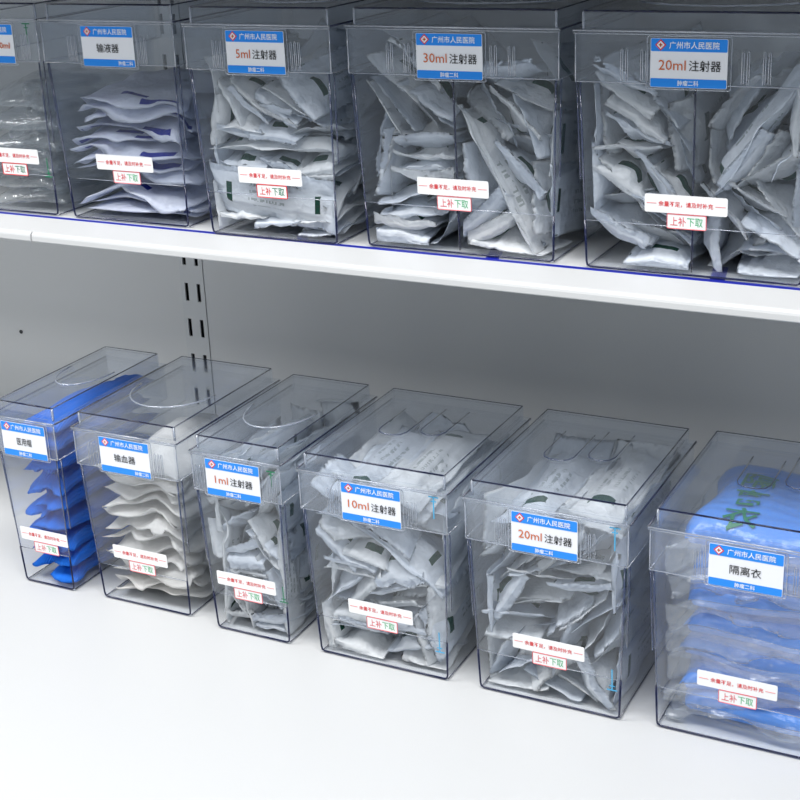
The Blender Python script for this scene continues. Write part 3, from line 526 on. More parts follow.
SIM = json.loads('''{"U2":{"dim":[0.05,0.14,0.014],"items":[[0.0349,0.1142,0.0053,0.0,1.0,-0.012,0.028],[0.076,0.1184,0.0045,0.0,0.014,1.0,0.001],[0.0298,0.0648,0.0122,1.0,-0.008,-0.029,0.001],[0.0723,0.0709,0.0123,0.0,0.017,1.0,0.001],[0.0692,0.096,0.0186,0.999,0.001,-0.001,-0.054],[0.1161,0.0873,0.0057,0.014,0.0,-1.0,-0.008],[0.1161,0.1,0.0128,1.0,0.014,0.014,0.0],[0.0296,0.1031,0.0195,0.999,-0.023,-0.027,0.001],[0.0032,0.0768,0.0219,0.707,0.0,0.707,0.0],[0.029,0.1188,0.0352,0.011,0.012,0.023,1.0],[0.1151,0.0836,0.0217,0.014,-1.0,0.008,0.004],[0.036,0.1172,0.0272,0.998,-0.024,0.003,-0.05],[0.0751,0.1192,0.0276,0.998,0.008,0.067,0.001],[0.0739,0.1621,0.0369,0.704,-0.058,0.069,-0.705],[0.0702,0.1421,0.0447,0.147,-0.57,-0.806,-0.057],[0.062,0.0868,0.0415,0.133,-0.958,-0.25,0.034],[0.1054,0.0757,0.0347,0.013,-0.148,0.053,-0.988],[0.1162,0.1167,0.0467,0.998,0.053,0.033,0.002],[0.0827,0.0818,0.0474,0.994,0.08,-0.033,-0.074],[0.0729,0.1669,0.069,0.669,0.244,0.229,-0.664],[0.1162,0.0817,0.0536,0.033,0.004,-0.994,-0.107],[0.0577,0.101,0.057,0.135,-0.973,0.189,-0.011],[0.1144,0.117,0.0692,0.992,0.12,0.034,-0.008],[0.1162,0.0928,0.0726,0.12,-0.992,-0.004,0.033],[0.0533,0.0728,0.0556,0.991,0.13,-0.037,-0.005],[0.029,0.0731,0.0568,0.033,-0.238,-0.127,0.962],[0.0047,0.1621,0.0648,0.497,0.497,-0.503,-0.503],[0.0666,0.0069,0.0367,0.426,0.529,0.565,-0.47],[0.1162,0.0671,0.075,0.033,0.004,-0.99,-0.134],[0.0246,0.1168,0.0768,0.137,-0.96,0.076,-0.232],[0.0651,0.0724,0.0647,0.977,0.117,0.173,-0.045],[0.0817,0.0658,0.0762,0.139,-0.001,-0.982,-0.124],[0.0195,0.0703,0.069,0.964,0.128,-0.233,-0.031],[0.0748,0.0699,0.069,0.005,0.169,-0.123,0.978],[0.1161,0.0683,0.0827,0.0,0.0,0.134,-0.991],[0.0377,0.0626,0.0808,0.0,0.003,0.131,-0.991],[0.0729,0.0292,0.0823,0.712,0.026,0.023,-0.701],[0.0691,0.141,0.1019,0.57,0.007,-0.015,0.821],[0.0729,0.0511,0.0929,0.017,-0.701,-0.712,-0.021],[0.0032,0.0687,0.0857,0.093,-0.701,0.093,-0.701],[0.0154,0.067,0.1161,0.81,0.041,-0.583,-0.048],[0.0501,0.1163,0.1088,0.022,0.206,-0.958,-0.2],[0.0124,0.0667,0.1445,0.01,-0.707,-0.011,0.707],[0.085,0.1124,0.1118,0.107,-0.987,0.112,-0.032],[0.1161,0.0901,0.104,0.999,0.053,-0.005,-0.0],[0.038,0.064,0.1053,0.992,0.102,0.071,-0.021],[0.0405,0.064,0.113,0.021,0.071,-0.102,0.992],[0.0763,0.0676,0.1116,0.006,0.102,-0.108,0.989],[0.0275,0.0701,0.1382,0.479,0.063,-0.871,-0.086],[0.0418,0.067,0.1332,0.088,-0.909,-0.051,0.404],[0.072,0.0715,0.1236,0.12,0.038,-0.986,-0.111],[0.0647,0.0652,0.1308,0.037,-0.118,0.111,-0.986],[0.0394,0.0676,0.1489,0.96,0.104,0.226,0.127],[0.0756,0.0689,0.1412,0.959,0.131,0.243,0.058],[0.0888,0.0687,0.1428,0.961,0.122,0.247,0.023],[0.1099,0.0857,0.1169,0.017,0.195,-0.059,0.979],[0.1118,0.1181,0.1355,0.964,0.125,0.23,0.048],[0.1154,0.0725,0.1432,0.86,0.07,0.505,-0.013]],"w":0.138},"U3a":{"dim":[0.062,0.155,0.02],"items":[[0.0271,0.0718,0.0064,0.0,0.0,-1.0,-0.0],[0.0353,0.0733,0.0151,1.0,-0.001,0.007,0.0],[0.0747,0.0987,0.0237,0.862,-0.0,-0.507,-0.0],[0.0064,0.1019,0.0388,0.0,-0.707,-0.0,0.707],[0.0409,0.0772,0.0278,0.001,1.0,0.0,-0.007],[0.0622,0.1111,0.0407,0.0,0.15,-0.0,-0.989],[0.0366,0.0927,0.0461,0.152,-0.0,0.988,-0.0],[0.0571,0.0734,0.0612,0.003,-0.003,-1.0,0.0],[0.0608,0.0719,0.0699,1.0,-0.0,0.002,0.001],[0.0609,0.0796,0.0807,1.0,-0.0,0.002,0.0],[0.0609,0.0828,0.0934,0.001,-0.0,-1.0,0.0],[0.0602,0.0964,0.1022,0.0,0.001,0.0,1.0],[0.0255,0.0952,0.072,0.631,0.0,0.776,0.0],[0.0175,0.0983,0.0767,0.0,-0.631,-0.0,0.776],[0.0084,0.1029,0.0907,0.753,0.0,-0.658,-0.0],[0.017,0.0869,0.1185,0.0,-0.434,0.0,-0.901],[0.0264,0.0964,0.1273,0.929,-0.0,0.37,0.0],[0.042,0.0954,0.1274,0.929,-0.0,0.37,-0.0],[0.0665,0.0943,0.121,0.0,0.324,0.0,0.946],[0.0324,0.0841,0.1528,0.32,-0.0,-0.947,0.0],[0.0664,0.0847,0.1348,0.0,0.319,0.0,0.948],[0.0506,0.0802,0.1626,0.927,-0.001,0.375,-0.001],[0.03,0.112,0.1702,0.0,0.927,-0.001,-0.375]],"w":0.088},"U3b":{"dim":[0.062,0.155,0.02],"items":[[0.0412,0.0805,0.0044,1.0,-0.0,-0.001,-0.027],[0.054,0.1126,0.0326,0.504,0.02,-0.863,0.035],[0.0238,0.072,0.0151,0.969,-0.014,-0.245,0.004],[0.019,0.073,0.0295,0.921,-0.013,-0.388,0.005],[0.0357,0.027,0.063,0.608,0.352,0.362,0.613],[0.0151,0.0951,0.0614,0.708,-0.009,0.707,-0.01],[0.0044,0.1103,0.0505,0.707,-0.025,0.707,-0.025],[0.0496,0.0764,0.064,0.435,-0.027,-0.898,0.057],[0.0729,0.0971,0.0385,0.046,0.707,-0.046,-0.705],[0.0836,0.077,0.0389,0.052,0.705,-0.052,-0.705],[0.0577,0.1116,0.0738,0.981,-0.064,0.185,-0.014],[0.0515,0.107,0.0886,0.983,-0.063,0.174,-0.009],[0.0209,0.1079,0.1178,0.06,0.932,-0.021,-0.358],[0.0164,0.1102,0.1029,0.452,-0.027,-0.89,0.058],[0.0461,0.0827,0.1129,0.357,-0.022,-0.932,0.06],[0.0647,0.0857,0.1079,0.851,-0.056,0.521,-0.035],[0.0836,0.0806,0.0946,0.706,-0.044,-0.706,0.044],[0.0262,0.112,0.1341,0.132,-0.008,-0.989,0.064],[0.0622,0.0893,0.1323,0.005,0.213,0.063,0.975],[0.0352,0.0758,0.152,0.063,0.998,0.006,0.02],[0.0714,0.1102,0.1468,0.45,-0.027,-0.891,0.059]],"w":0.088},"U4a":{"dim":[0.058,0.15,0.018],"items":[[0.0628,0.0735,0.0072,0.052,-0.0,-0.999,0.0],[0.0218,0.1105,0.0132,0.0,0.267,0.0,0.964],[0.0218,0.0764,0.0246,0.0,-0.266,0.0,-0.964],[0.0631,0.0989,0.0161,0.996,-0.0,0.085,0.0],[0.0298,0.0962,0.0338,0.0,-0.185,0.0,-0.983],[0.0536,0.1008,0.0334,0.962,0.0,0.271,0.001],[0.0663,0.0899,0.037,0.0,-0.271,0.0,-0.963],[0.0258,0.0996,0.0499,0.997,0.0,-0.079,-0.0],[0.0058,0.0694,0.0751,0.0,-0.707,-0.0,0.707],[0.0281,0.0694,0.0729,0.93,0.0,0.367,0.0],[0.0664,0.0694,0.0485,0.963,0.0,0.271,0.0],[0.0383,0.0925,0.0778,0.934,0.002,0.357,-0.007],[0.0591,0.0762,0.073,0.001,0.876,-0.013,-0.482],[0.0744,0.0771,0.0637,0.875,0.009,0.484,0.005],[0.0795,0.1038,0.0838,0.586,0.006,-0.81,-0.008],[0.0405,0.0761,0.0999,0.041,0.033,0.999,-0.007],[0.0479,0.0707,0.1164,0.181,-0.037,-0.983,-0.021],[0.0201,0.0961,0.1239,0.027,0.738,-0.027,0.673],[0.0109,0.0776,0.1261,0.033,-0.674,0.022,0.738],[0.0453,0.0697,0.1313,0.302,-0.001,-0.953,-0.027],[0.066,0.0993,0.1282,0.858,0.037,0.512,0.022],[0.0821,0.1012,0.1201,0.709,0.044,0.702,0.043],[0.0331,0.0693,0.1617,0.225,-0.006,-0.974,-0.027],[0.0324,0.0698,0.151,0.231,0.004,-0.972,-0.029],[0.0619,0.0919,0.1523,0.9,0.041,0.434,0.023],[0.0627,0.1776,0.0738,0.015,0.015,0.707,0.707]],"w":0.088},"U4b":{"dim":[0.058,0.15,0.018],"items":[[0.051,0.0889,0.004,0.073,-0.001,-0.0,-0.997],[0.0573,0.0992,0.0137,1.0,-0.0,0.001,-0.018],[0.0627,0.0969,0.0235,0.0,0.002,0.0,1.0],[0.0233,0.106,0.0164,0.0,0.342,0.0,-0.94],[0.0058,0.0761,0.0307,0.0,-0.707,-0.0,0.707],[0.0169,0.0828,0.0497,0.911,0.0,0.412,0.0],[0.0328,0.0993,0.0492,0.0,0.911,0.0,-0.412],[0.0415,0.0823,0.0604,0.257,-0.001,-0.966,0.0],[0.0642,0.0892,0.0379,0.0,0.178,0.0,0.984],[0.0632,0.0986,0.0553,0.001,-0.369,0.0,-0.93],[0.0821,0.1036,0.0631,0.001,0.703,0.001,0.711],[0.0662,0.0907,0.0858,0.001,-0.964,0.0,-0.265],[0.0727,0.0872,0.1069,0.001,-0.894,0.0,-0.448],[0.0508,0.0904,0.0904,0.017,0.477,-0.003,-0.879],[0.0412,0.0719,0.0931,0.005,0.477,0.004,-0.879],[0.0719,0.0717,0.1308,0.624,-0.022,0.781,-0.005],[0.0491,0.0253,0.1225,0.621,0.33,-0.338,-0.626],[0.0215,0.1127,0.0868,0.455,0.008,0.89,-0.009],[0.0284,0.1074,0.1084,0.008,0.39,-0.015,-0.921],[0.0046,0.1132,0.0939,0.022,0.691,0.023,0.722],[0.0277,0.1096,0.1217,0.007,0.39,-0.015,-0.921],[0.0232,0.1136,0.1326,0.904,-0.017,-0.427,0.014],[0.017,0.1146,0.143,0.904,0.007,-0.428,0.003]],"w":0.088},"L3":{"dim":[0.042,0.14,0.011],"items":[[0.0209,0.0772,0.0025,1.0,-0.001,-0.001,-0.019],[0.0282,0.0968,0.0197,0.481,-0.108,-0.87,-0.023],[0.0199,0.1165,0.0244,0.077,0.638,-0.064,0.763],[0.0133,0.1181,0.0247,0.077,-0.703,0.065,0.704],[0.0785,0.0185,0.0653,0.487,0.507,-0.513,-0.493],[0.0626,0.0654,0.0036,0.0,1.0,-0.015,0.002],[0.0218,0.066,0.0323,0.029,-0.409,0.07,-0.909],[0.0618,0.0655,0.0098,0.0,1.0,-0.022,-0.001],[0.0366,0.0649,0.0194,0.011,0.584,-0.025,0.812],[0.061,0.0758,0.016,0.001,1.0,-0.028,0.003],[0.0645,0.1114,0.0223,0.001,1.0,0.0,0.003],[0.0638,0.1077,0.0274,0.006,0.009,0.0,-1.0],[0.0543,0.0991,0.0345,0.005,0.034,0.999,0.001],[0.0602,0.0733,0.0426,0.005,0.225,-0.009,0.974],[0.0304,0.0735,0.0493,0.098,-0.013,-0.995,-0.004],[0.0406,0.0733,0.0401,0.999,0.003,0.027,-0.042],[0.0307,0.0715,0.0556,0.005,-0.996,-0.004,0.093],[0.0319,0.0711,0.0606,0.001,0.094,-0.005,0.996],[0.0551,0.0847,0.0574,0.01,-0.915,-0.01,0.403],[0.0805,0.1171,0.0584,0.704,-0.059,-0.705,0.06],[0.0337,0.0723,0.0721,0.132,-0.02,0.991,0.011],[0.0088,0.0956,0.0607,0.768,0.011,-0.64,0.015],[0.0322,0.0654,0.078,0.011,-0.991,-0.02,-0.133],[0.0322,0.0656,0.0832,0.99,0.009,-0.135,0.027],[0.0548,0.081,0.0739,0.049,-0.598,0.014,-0.8],[0.0669,0.0707,0.0595,0.022,-0.786,-0.06,0.615],[0.0723,0.0996,0.0541,0.061,-0.617,0.022,-0.784],[0.0636,0.081,0.0806,0.007,0.412,-0.008,0.911],[0.064,0.07,0.0892,0.911,-0.002,0.412,-0.028],[0.0364,0.0653,0.0917,0.013,-0.173,-0.015,0.985],[0.0422,0.1066,0.1068,0.005,0.931,-0.018,0.366],[0.065,0.0665,0.0975,0.055,0.411,0.014,0.91],[0.0641,0.0767,0.1095,0.028,0.448,0.001,0.894],[0.0651,0.0936,0.1233,0.833,0.022,0.552,0.028],[0.0415,0.0382,0.1185,0.524,0.358,-0.254,-0.73],[0.0237,0.0667,0.1057,0.114,0.905,0.098,0.399],[0.0744,0.1047,0.1472,0.707,0.004,-0.707,-0.005],[0.0793,0.0977,0.1071,0.025,-0.707,0.025,-0.707],[0.0089,0.0184,0.0684,0.508,-0.457,-0.492,0.54],[0.0334,0.1112,0.1226,0.038,0.83,-0.079,0.55],[0.0602,0.177,0.1312,0.025,0.023,0.673,-0.739],[0.0132,0.1565,0.0708,0.483,-0.517,0.575,-0.41],[0.0184,0.1743,0.1049,0.002,-0.002,-0.751,0.66],[0.0196,0.1574,0.0648,0.444,0.607,0.489,0.443],[0.0421,0.0816,0.1261,0.005,-0.366,0.099,0.925],[0.0154,0.1022,0.1106,0.83,-0.054,-0.55,0.072],[0.0517,0.1094,0.1458,0.985,0.002,-0.173,-0.022],[0.0654,0.1087,0.1626,0.368,-0.016,0.93,-0.001],[0.0698,0.1081,0.1288,0.822,0.008,0.569,0.007],[0.0804,0.0735,0.141,0.024,-0.707,-0.024,0.707],[0.0561,0.0694,0.1622,0.41,0.002,0.912,0.007],[0.0113,0.1013,0.1173,0.836,-0.053,-0.542,0.068],[0.0042,0.067,0.0872,0.725,-0.068,-0.683,0.064],[0.0335,0.09,0.1453,0.029,0.935,0.036,0.351],[0.0503,0.1086,0.1664,0.026,0.911,0.004,0.411],[0.0448,0.0661,0.1709,0.911,-0.038,-0.41,0.03],[0.0213,0.066,0.1448,0.935,-0.043,-0.351,0.018],[0.0326,0.067,0.1742,0.739,-0.028,-0.672,0.046],[0.0044,0.0674,0.1284,0.014,0.681,-0.015,-0.732],[0.0046,0.0656,0.1607,0.741,-0.016,-0.672,0.015],[0.0249,0.1001,0.1669,0.054,0.672,-0.035,-0.738],[0.0182,0.0943,0.1616,0.052,0.671,-0.033,-0.738],[0.0121,0.0763,0.1589,0.043,0.669,-0.025,-0.742],[0.0602,0.1814,0.0648,0.0,-0.0,0.707,-0.707]],"w":0.083},"L4":{"dim":[0.054,0.15,0.018],"items":[[0.0381,0.0694,0.004,1.0,-0.0,-0.0,0.0],[0.0682,0.1603,0.015,0.704,-0.071,-0.058,0.704],[0.0741,0.1127,0.0107,0.34,0.058,0.022,0.938],[0.0348,0.087,0.0276,0.029,-0.999,-0.002,0.036],[0.0072,0.0704,0.0268,0.018,-0.744,-0.016,0.668],[0.0816,0.1123,0.0225,0.195,-0.111,0.113,-0.968],[0.1106,0.0878,0.0229,0.995,0.094,0.033,0.017],[0.0949,0.0691,0.0294,0.986,0.097,-0.132,-0.008],[0.0896,0.108,0.0479,0.132,0.008,0.986,0.097],[0.0437,0.0693,0.035,0.003,-0.038,0.046,-0.998],[0.0415,0.07,0.045,0.022,0.039,-0.046,0.998],[0.0861,0.0682,0.0495,0.005,0.057,0.095,-0.994],[0.1185,0.0837,0.0462,0.841,0.073,0.534,0.046],[0.1252,0.072,0.053,0.841,0.073,0.533,0.047],[0.0106,0.1135,0.0553,0.545,0.015,-0.838,-0.024],[0.1118,0.0853,0.0793,0.051,-0.44,-0.083,0.892],[0.0362,0.096,0.0577,0.01,-0.039,0.047,-0.998],[0.0373,0.0937,0.0673,0.998,0.048,0.037,0.029],[0.0786,0.0777,0.065,0.982,0.06,-0.178,0.012],[0.0765,0.1143,0.0795,0.023,0.178,0.058,-0.982],[0.132,0.0784,0.0792,0.705,0.058,-0.705,-0.059],[0.0646,0.113,0.0873,0.07,-0.981,0.042,-0.175],[0.1086,0.0947,0.0987,0.04,-0.143,-0.1,0.984],[0.0704,0.1309,0.104,0.141,0.49,0.845,0.159],[0.1103,0.0671,0.1092,0.131,-0.991,-0.005,-0.031],[0.0716,0.066,0.0961,0.155,-0.974,-0.026,-0.161],[0.0058,0.0764,0.1068,0.689,0.159,-0.689,-0.159],[0.0789,0.0681,0.1111,0.978,0.122,-0.163,0.043],[0.0392,0.0716,0.0924,0.138,-0.929,-0.009,-0.344],[0.023,0.0694,0.0885,0.931,0.148,-0.333,-0.017],[0.0334,0.0707,0.1086,0.001,-0.005,-0.146,0.989],[0.0334,0.0665,0.1175,0.0,-0.004,-0.145,0.989],[0.0551,0.0687,0.1258,0.017,-0.18,0.136,-0.974],[0.0698,0.0228,0.1408,0.643,-0.119,0.295,-0.697],[0.0656,0.1554,0.1133,0.233,0.665,0.696,0.141],[0.0203,0.0699,0.1375,0.14,-0.953,-0.039,0.264],[0.0649,0.0645,0.1353,0.027,-0.905,0.389,0.169],[0.0354,0.0748,0.152,0.993,0.039,0.1,-0.04],[0.1302,0.0898,0.1436,0.09,-0.701,0.09,-0.702],[0.0828,0.1147,0.1483,0.054,-0.993,-0.001,0.109],[0.0295,0.1007,0.172,0.042,-0.956,-0.013,0.29],[0.0654,0.0732,0.1601,0.145,-0.261,0.046,-0.953],[0.1004,0.1075,0.156,0.034,-0.982,-0.035,0.183],[0.0661,0.1024,0.174,0.978,0.034,0.201,0.033],[0.0931,0.0912,0.1767,0.997,0.035,0.068,-0.005],[0.1032,0.1001,0.1649,0.183,0.031,-0.982,-0.033],[0.0889,0.076,0.1861,0.997,0.035,0.067,-0.006],[0.0451,0.0693,0.1855,0.003,0.017,0.04,-0.999]],"w":0.136},"L5":{"dim":[0.06,0.158,0.02],"items":[[0.0332,0.0904,0.0044,0.0,-0.0,0.0,1.0],[0.068,0.0915,0.0082,0.0,0.14,-0.0,0.99],[0.0834,0.0975,0.0155,0.966,0.0,0.259,0.0],[0.1015,0.0738,0.0223,0.0,-0.875,0.0,0.485],[0.1118,0.0737,0.0223,0.875,0.0,0.485,0.0],[0.1287,0.0928,0.0301,0.706,0.0,0.708,0.0],[0.1228,0.0947,0.0591,0.001,0.85,0.0,0.526],[0.123,0.0952,0.0793,0.851,0.0,-0.526,-0.0],[0.1047,0.0956,0.0657,0.0,-0.554,0.0,0.833],[0.0836,0.0865,0.0516,0.0,0.859,-0.0,0.512],[0.0589,0.0891,0.0332,0.0,-0.375,-0.0,0.927],[0.0389,0.0922,0.029,0.0,-0.372,0.0,0.928],[0.058,0.1079,0.0522,0.0,-0.152,-0.0,0.988],[0.075,0.1047,0.0696,0.984,0.0,-0.176,-0.0],[0.0044,0.0985,0.0262,0.0,0.707,0.0,0.707],[0.0226,0.0959,0.031,0.0,0.539,-0.0,-0.842],[0.0258,0.0947,0.058,0.0,0.083,-0.0,-0.997],[0.1126,0.0909,0.0938,0.963,0.0,-0.27,-0.0],[0.096,0.094,0.0972,0.915,0.0,-0.404,-0.0],[0.0321,0.09,0.07,0.997,-0.0,-0.083,0.001],[0.0366,0.0976,0.0816,0.0,-0.083,0.0,0.997],[0.0771,0.0985,0.0924,0.001,-0.404,-0.0,0.915],[0.0483,0.0908,0.0945,0.0,0.082,-0.0,-0.997],[0.0044,0.0748,0.0898,0.007,-0.707,0.007,-0.707],[0.0547,0.1009,0.1065,0.0,-0.083,-0.0,0.997],[0.0987,0.0737,0.1197,0.0,-0.993,-0.0,-0.118],[0.0602,0.0885,0.1183,0.997,-0.0,-0.082,0.0],[0.0232,0.0733,0.1011,0.0,0.515,-0.0,-0.857],[0.0984,0.0952,0.1317,0.0,-0.997,0.0,-0.08],[0.1072,0.1044,0.1579,0.49,0.0,0.872,-0.0],[0.1212,0.1067,0.1601,0.0,0.872,0.0,0.49],[0.1286,0.0731,0.1335,0.0,0.707,-0.0,0.707],[0.0787,0.1004,0.1404,0.317,0.0,0.948,-0.0],[0.0941,0.108,0.165,0.956,0.0,-0.293,-0.001],[0.0086,0.1032,0.1569,0.019,0.649,-0.023,-0.76],[0.0568,0.089,0.1353,0.001,-0.309,-0.0,0.951],[0.0716,0.0904,0.1616,0.929,0.001,-0.369,-0.003],[0.0546,0.0985,0.1672,0.27,0.004,0.963,0.002],[0.0408,0.0948,0.1383,0.899,-0.0,-0.437,-0.002],[0.0229,0.09,0.1331,0.9,0.001,-0.437,-0.005],[0.0261,0.0934,0.1542,0.91,0.004,-0.415,-0.011],[0.0408,0.0872,0.1781,0.999,0.007,-0.051,0.006],[0.1014,0.0998,0.1843,1.0,0.001,0.001,0.001]],"w":0.135}}''')

def pile(B, jobs, mats, seed, noun, binname, group):
    rec = []
    for key, dx, xr in jobs:
        J = SIM[key]; ws = J['w']
        for it in J['items']:
            loc = (it[0]-ws/2+dx, it[1]+.0075, it[2]+.0045)
            rec.append([loc, it[3:], J['dim'], xr])
    n3 = 3
    def zone(l):
        f = (l[0]+B.w/2)/B.w
        side = 'left' if f < .37 else ('right' if f > .63 else 'middle')
        dep = 'front' if l[1] < DEP*.5 else 'back'
        return side, dep
    zs = {}
    for i, x in enumerate(rec): zs.setdefault(zone(x[0]), []).append(i)
    lab = {}
    for z, ids in zs.items():
        ids.sort(key=lambda i: rec[i][0][2])
        for k, i in enumerate(ids):
            nm = 'only' if len(ids) == 1 else ('topmost' if k == len(ids)-1 else rank(k))
            lab[i] = 'white %s, %s in the %s %s of the %s' % (noun, nm, z[0], z[1], binname)
    for i, x in enumerate(rec):
        r = np.random.default_rng(seed*1000+i)
        packet(B, x[2], x[0], x[1], M[mats[i % len(mats)]], x[3], r, label=lab[i], group=group)

class Stack:
    """lays soft flat goods one on another on a height map of the bin floor, so nothing passes through"""
    def __init__(s, B, z0=.0040, n=(40, 50)):
        s.B = B; s.n = n; s.x = np.linspace(-B.w/2, B.w/2, n[0]); s.y = np.linspace(0, DEP, n[1])
        s.H = np.full(n, z0)
    def sample(s, X, Y):
        u = np.clip((X-s.x[0])/(s.x[-1]-s.x[0]), 0, .9999)*(s.n[0]-1); v = np.clip(Y/DEP, 0, .9999)*(s.n[1]-1)
        i = u.astype(int); j = v.astype(int); a = u-i; b = v-j
        H = s.H
        return (H[i,j]*(1-a)*(1-b)+H[i+1,j]*a*(1-b)+H[i,j+1]*(1-a)*b+H[i+1,j+1]*a*b)
    def blur(s, A, k):
        for _ in range(k):
            P = np.pad(A, 1, mode='edge')
            A = (P[:-2,1:-1]+P[2:,1:-1]+P[1:-1,:-2]+P[1:-1,2:]+P[1:-1,1:-1]*2)/6
        return A
    def lay(s, cx, cy, W, L, yaw, th, r, nx=21, ny=31, stiff=4, wave=.003, end_lift=0., tilt=(0, 0), ragged=.004, prof=None, flare=0., droop=.006):
        S_ = np.linspace(-1, 1, nx)[:, None]*np.ones((1, ny)); T_ = np.ones((nx, 1))*np.linspace(-1, 1, ny)[None, :]
        wl = 1+flare*np.clip((np.abs(T_)-.72)/.28, 0, 1)
        X = S_*W/2*wl; Y = T_*L/2
        Y = Y + np.sin(S_*r.uniform(2, 6)+r.uniform(0, 6))*ragged*np.abs(T_)**3 + r.uniform(-1, 1)*ragged*S_
        X = X + np.sin(T_*r.uniform(2, 5)+r.uniform(0, 6))*ragged*np.abs(S_)
        c, sn = math.cos(yaw), math.sin(yaw)
        PX, PY = cx+X*c-Y*sn, cy+X*sn+Y*c
        P = clamp_bin(s.B, np.stack([PX, PY, np.full_like(PX, .08)], -1)); PX, PY = P[..., 0], P[..., 1]
        h = s.sample(PX, PY)
        hb = h.copy()
        for _ in range(stiff): hb = np.maximum(h, s.blur(hb, 1))
        top_h = np.quantile(h, .8); rim = np.maximum(np.abs(S_), np.abs(T_))
        hb = np.maximum(hb, top_h-droop*np.clip((rim-.55)/.45, 0, 1)**1.5-droop*.25)
        air = wave*(.5+.5*np.sin(S_*r.uniform(1.5, 4)+T_*r.uniform(1.5, 5)+r.uniform(0, 6)))
        air += end_lift*np.clip((np.abs(T_)-.7)/.3, 0, 1)**2*r.uniform(0, 1)
        air += np.abs(creases(S_, T_, 8, wave*.9, r))
        bot = hb+.0005+air
        pr = prof if prof is not None else (1-np.abs(S_)**6)*(1-np.abs(T_)**8)
        top = bot+th*(.12+.88*pr)
        A = np.stack([PX, PY, top], -1); Bt = np.stack([PX, PY, bot], -1)
        # raise the height map under the footprint
        gi = np.clip(np.round((PX-s.x[0])/(s.x[-1]-s.x[0])*(s.n[0]-1)).astype(int), 0, s.n[0]-1)
        gj = np.clip(np.round(PY/DEP*(s.n[1]-1)).astype(int), 0, s.n[1]-1)
        for di in (-1, 0, 1):
            for dj in (-1, 0, 1):
                np.maximum.at(s.H, (np.clip(gi+di, 0, s.n[0]-1), np.clip(gj+dj, 0, s.n[1]-1)), top)
        return A, Bt, (S_, T_)

def place_shell(B, name, A, Bt, mat, origin=None, parent=None):
    Bt = Bt.copy(); Bt[0], Bt[-1], Bt[:, 0], Bt[:, -1] = A[0], A[-1], A[:, 0], A[:, -1]
    if origin is None: origin = Vector(((A[..., 0].min()+A[..., 0].max())/2, (A[..., 1].min()+A[..., 1].max())/2, Bt[..., 2].min()))
    o = shell(name, A-np.array(origin), Bt-np.array(origin), mat, parent)
    if parent is None: o.location = B.o+origin
    return o, origin

# ------------------------------------------------------------------ setting
WY = .430
PX0, PX1 = -.1600, -.1214
X0, X1 = -1.05, 1.45
tag(MB().box(X0, PX0, WY, WY+.02, -.5, 1.3).build('wall_back', M['wall']), 'pale grey back panel left of the slotted upright', 'wall', kind='structure')
tag(MB().box(PX1, X1, WY, WY+.02, -.5, 1.3).build('wall_back', M['wall']), 'pale grey back panel right of the slotted upright', 'wall', kind='structure')

def shelf(label, z, yf, lip, notch=None):
    e = empty('shelf', (0, yf, z), label, 'shelf')
    MB().box(X0, X1, 0, WY-.0005-yf, -.0092, 0).build('shelf_board', M['shelf'], e)
    rr = .004
    def seg(a, b):
        prof = [(0, 0), (-rr*.45, -rr*.12), (-rr*.85, -rr*.5), (-rr, -rr), (-rr, -lip+.001), (-rr*.8, -lip), (0, -lip)]
        m = MB(); k = len(prof)
        m.v += [(a, y, z_) for y, z_ in prof]+[(b, y, z_) for y, z_ in prof]
        for i in range(k): j = (i+1) % k; m.f.append((i, j, k+j, k+i))
        m.f += [tuple(range(k-1, -1, -1)), tuple(range(k, 2*k))]
        return m
    if notch is not None:
        seg(X0, notch-.0012).build('front_lip', M['lip'], e); seg(notch+.0012, X1).build('front_lip', M['lip'], e)
    else: seg(X0, X1).build('front_lip', M['lip'], e)
    return e
ZU = ZS-.0004
up = shelf('white steel upper shelf carrying the five bins with blue tape along its edge', ZU, 0.0170, .0095, notch=-.037)
up.rotation_euler.z = -.012; up.location.y = .0195
lo = shelf('white steel lower shelf carrying the six lower bins', -.0004, -.62, .03)
tp = shelf('unseen white steel shelf set low to shade the upper row of bins', .680, .0, .02)  # out of view, height lowered to shade the upper bins

def post(x, w, label):
    e = empty('slotted_upright', (x, WY-.0012, 0), label, 'shelf upright')
    m = MB(); xs = [-w/2, -w*.26-.0028, -w*.26+.0028, w*.26-.0028, w*.26+.0028, w/2]
    zz = []; z = .2182-.05*12
    cells = []
    while z < 1.2:
        cells.append((z-.0125, z+.0125)); z += .05
    lo_ = -.0
    cells = [c for c in cells if c[0] > .005]
    zprev = 0
    t = .0018
    for a, b in cells:
        m.box(xs[0], xs[5], 0, t, zprev, a)
        for i in (0, 2, 4): m.box(xs[i], xs[i+1], 0, t, a, b)
        zprev = b
    m.box(xs[0], xs[5], 0, t, zprev, 1.25)
    m.box(xs[0], xs[0]+t, t, .0117, 0, 1.25); m.box(xs[5]-t, xs[5], t, .0117, 0, 1.25)
    m.build('upright_channel', M['post'], e)
    MB().box(xs[0]+t+.0002, xs[5]-t-.0002, .0085, .0117, .0, 1.25).build('slot_shade_backing', M['screw'], e)  # dark sheet added to paint the shade inside the slots
    return e
post(-.1407, .0370, 'pale grey slotted steel upright on the back panel between shelves')
s = MB().prism([(.0028*math.cos(a*PI/6), .0028*math.sin(a*PI/6)) for a in range(12)], 0, .0012)
s.xform(Matrix.Rotation(PI/2, 4, 'X'))
o = s.build('screw', M['screw']); o.location = (-.452, WY-.0001, .128); tag(o, 'small dark screw head in the back panel at far left', 'screw')

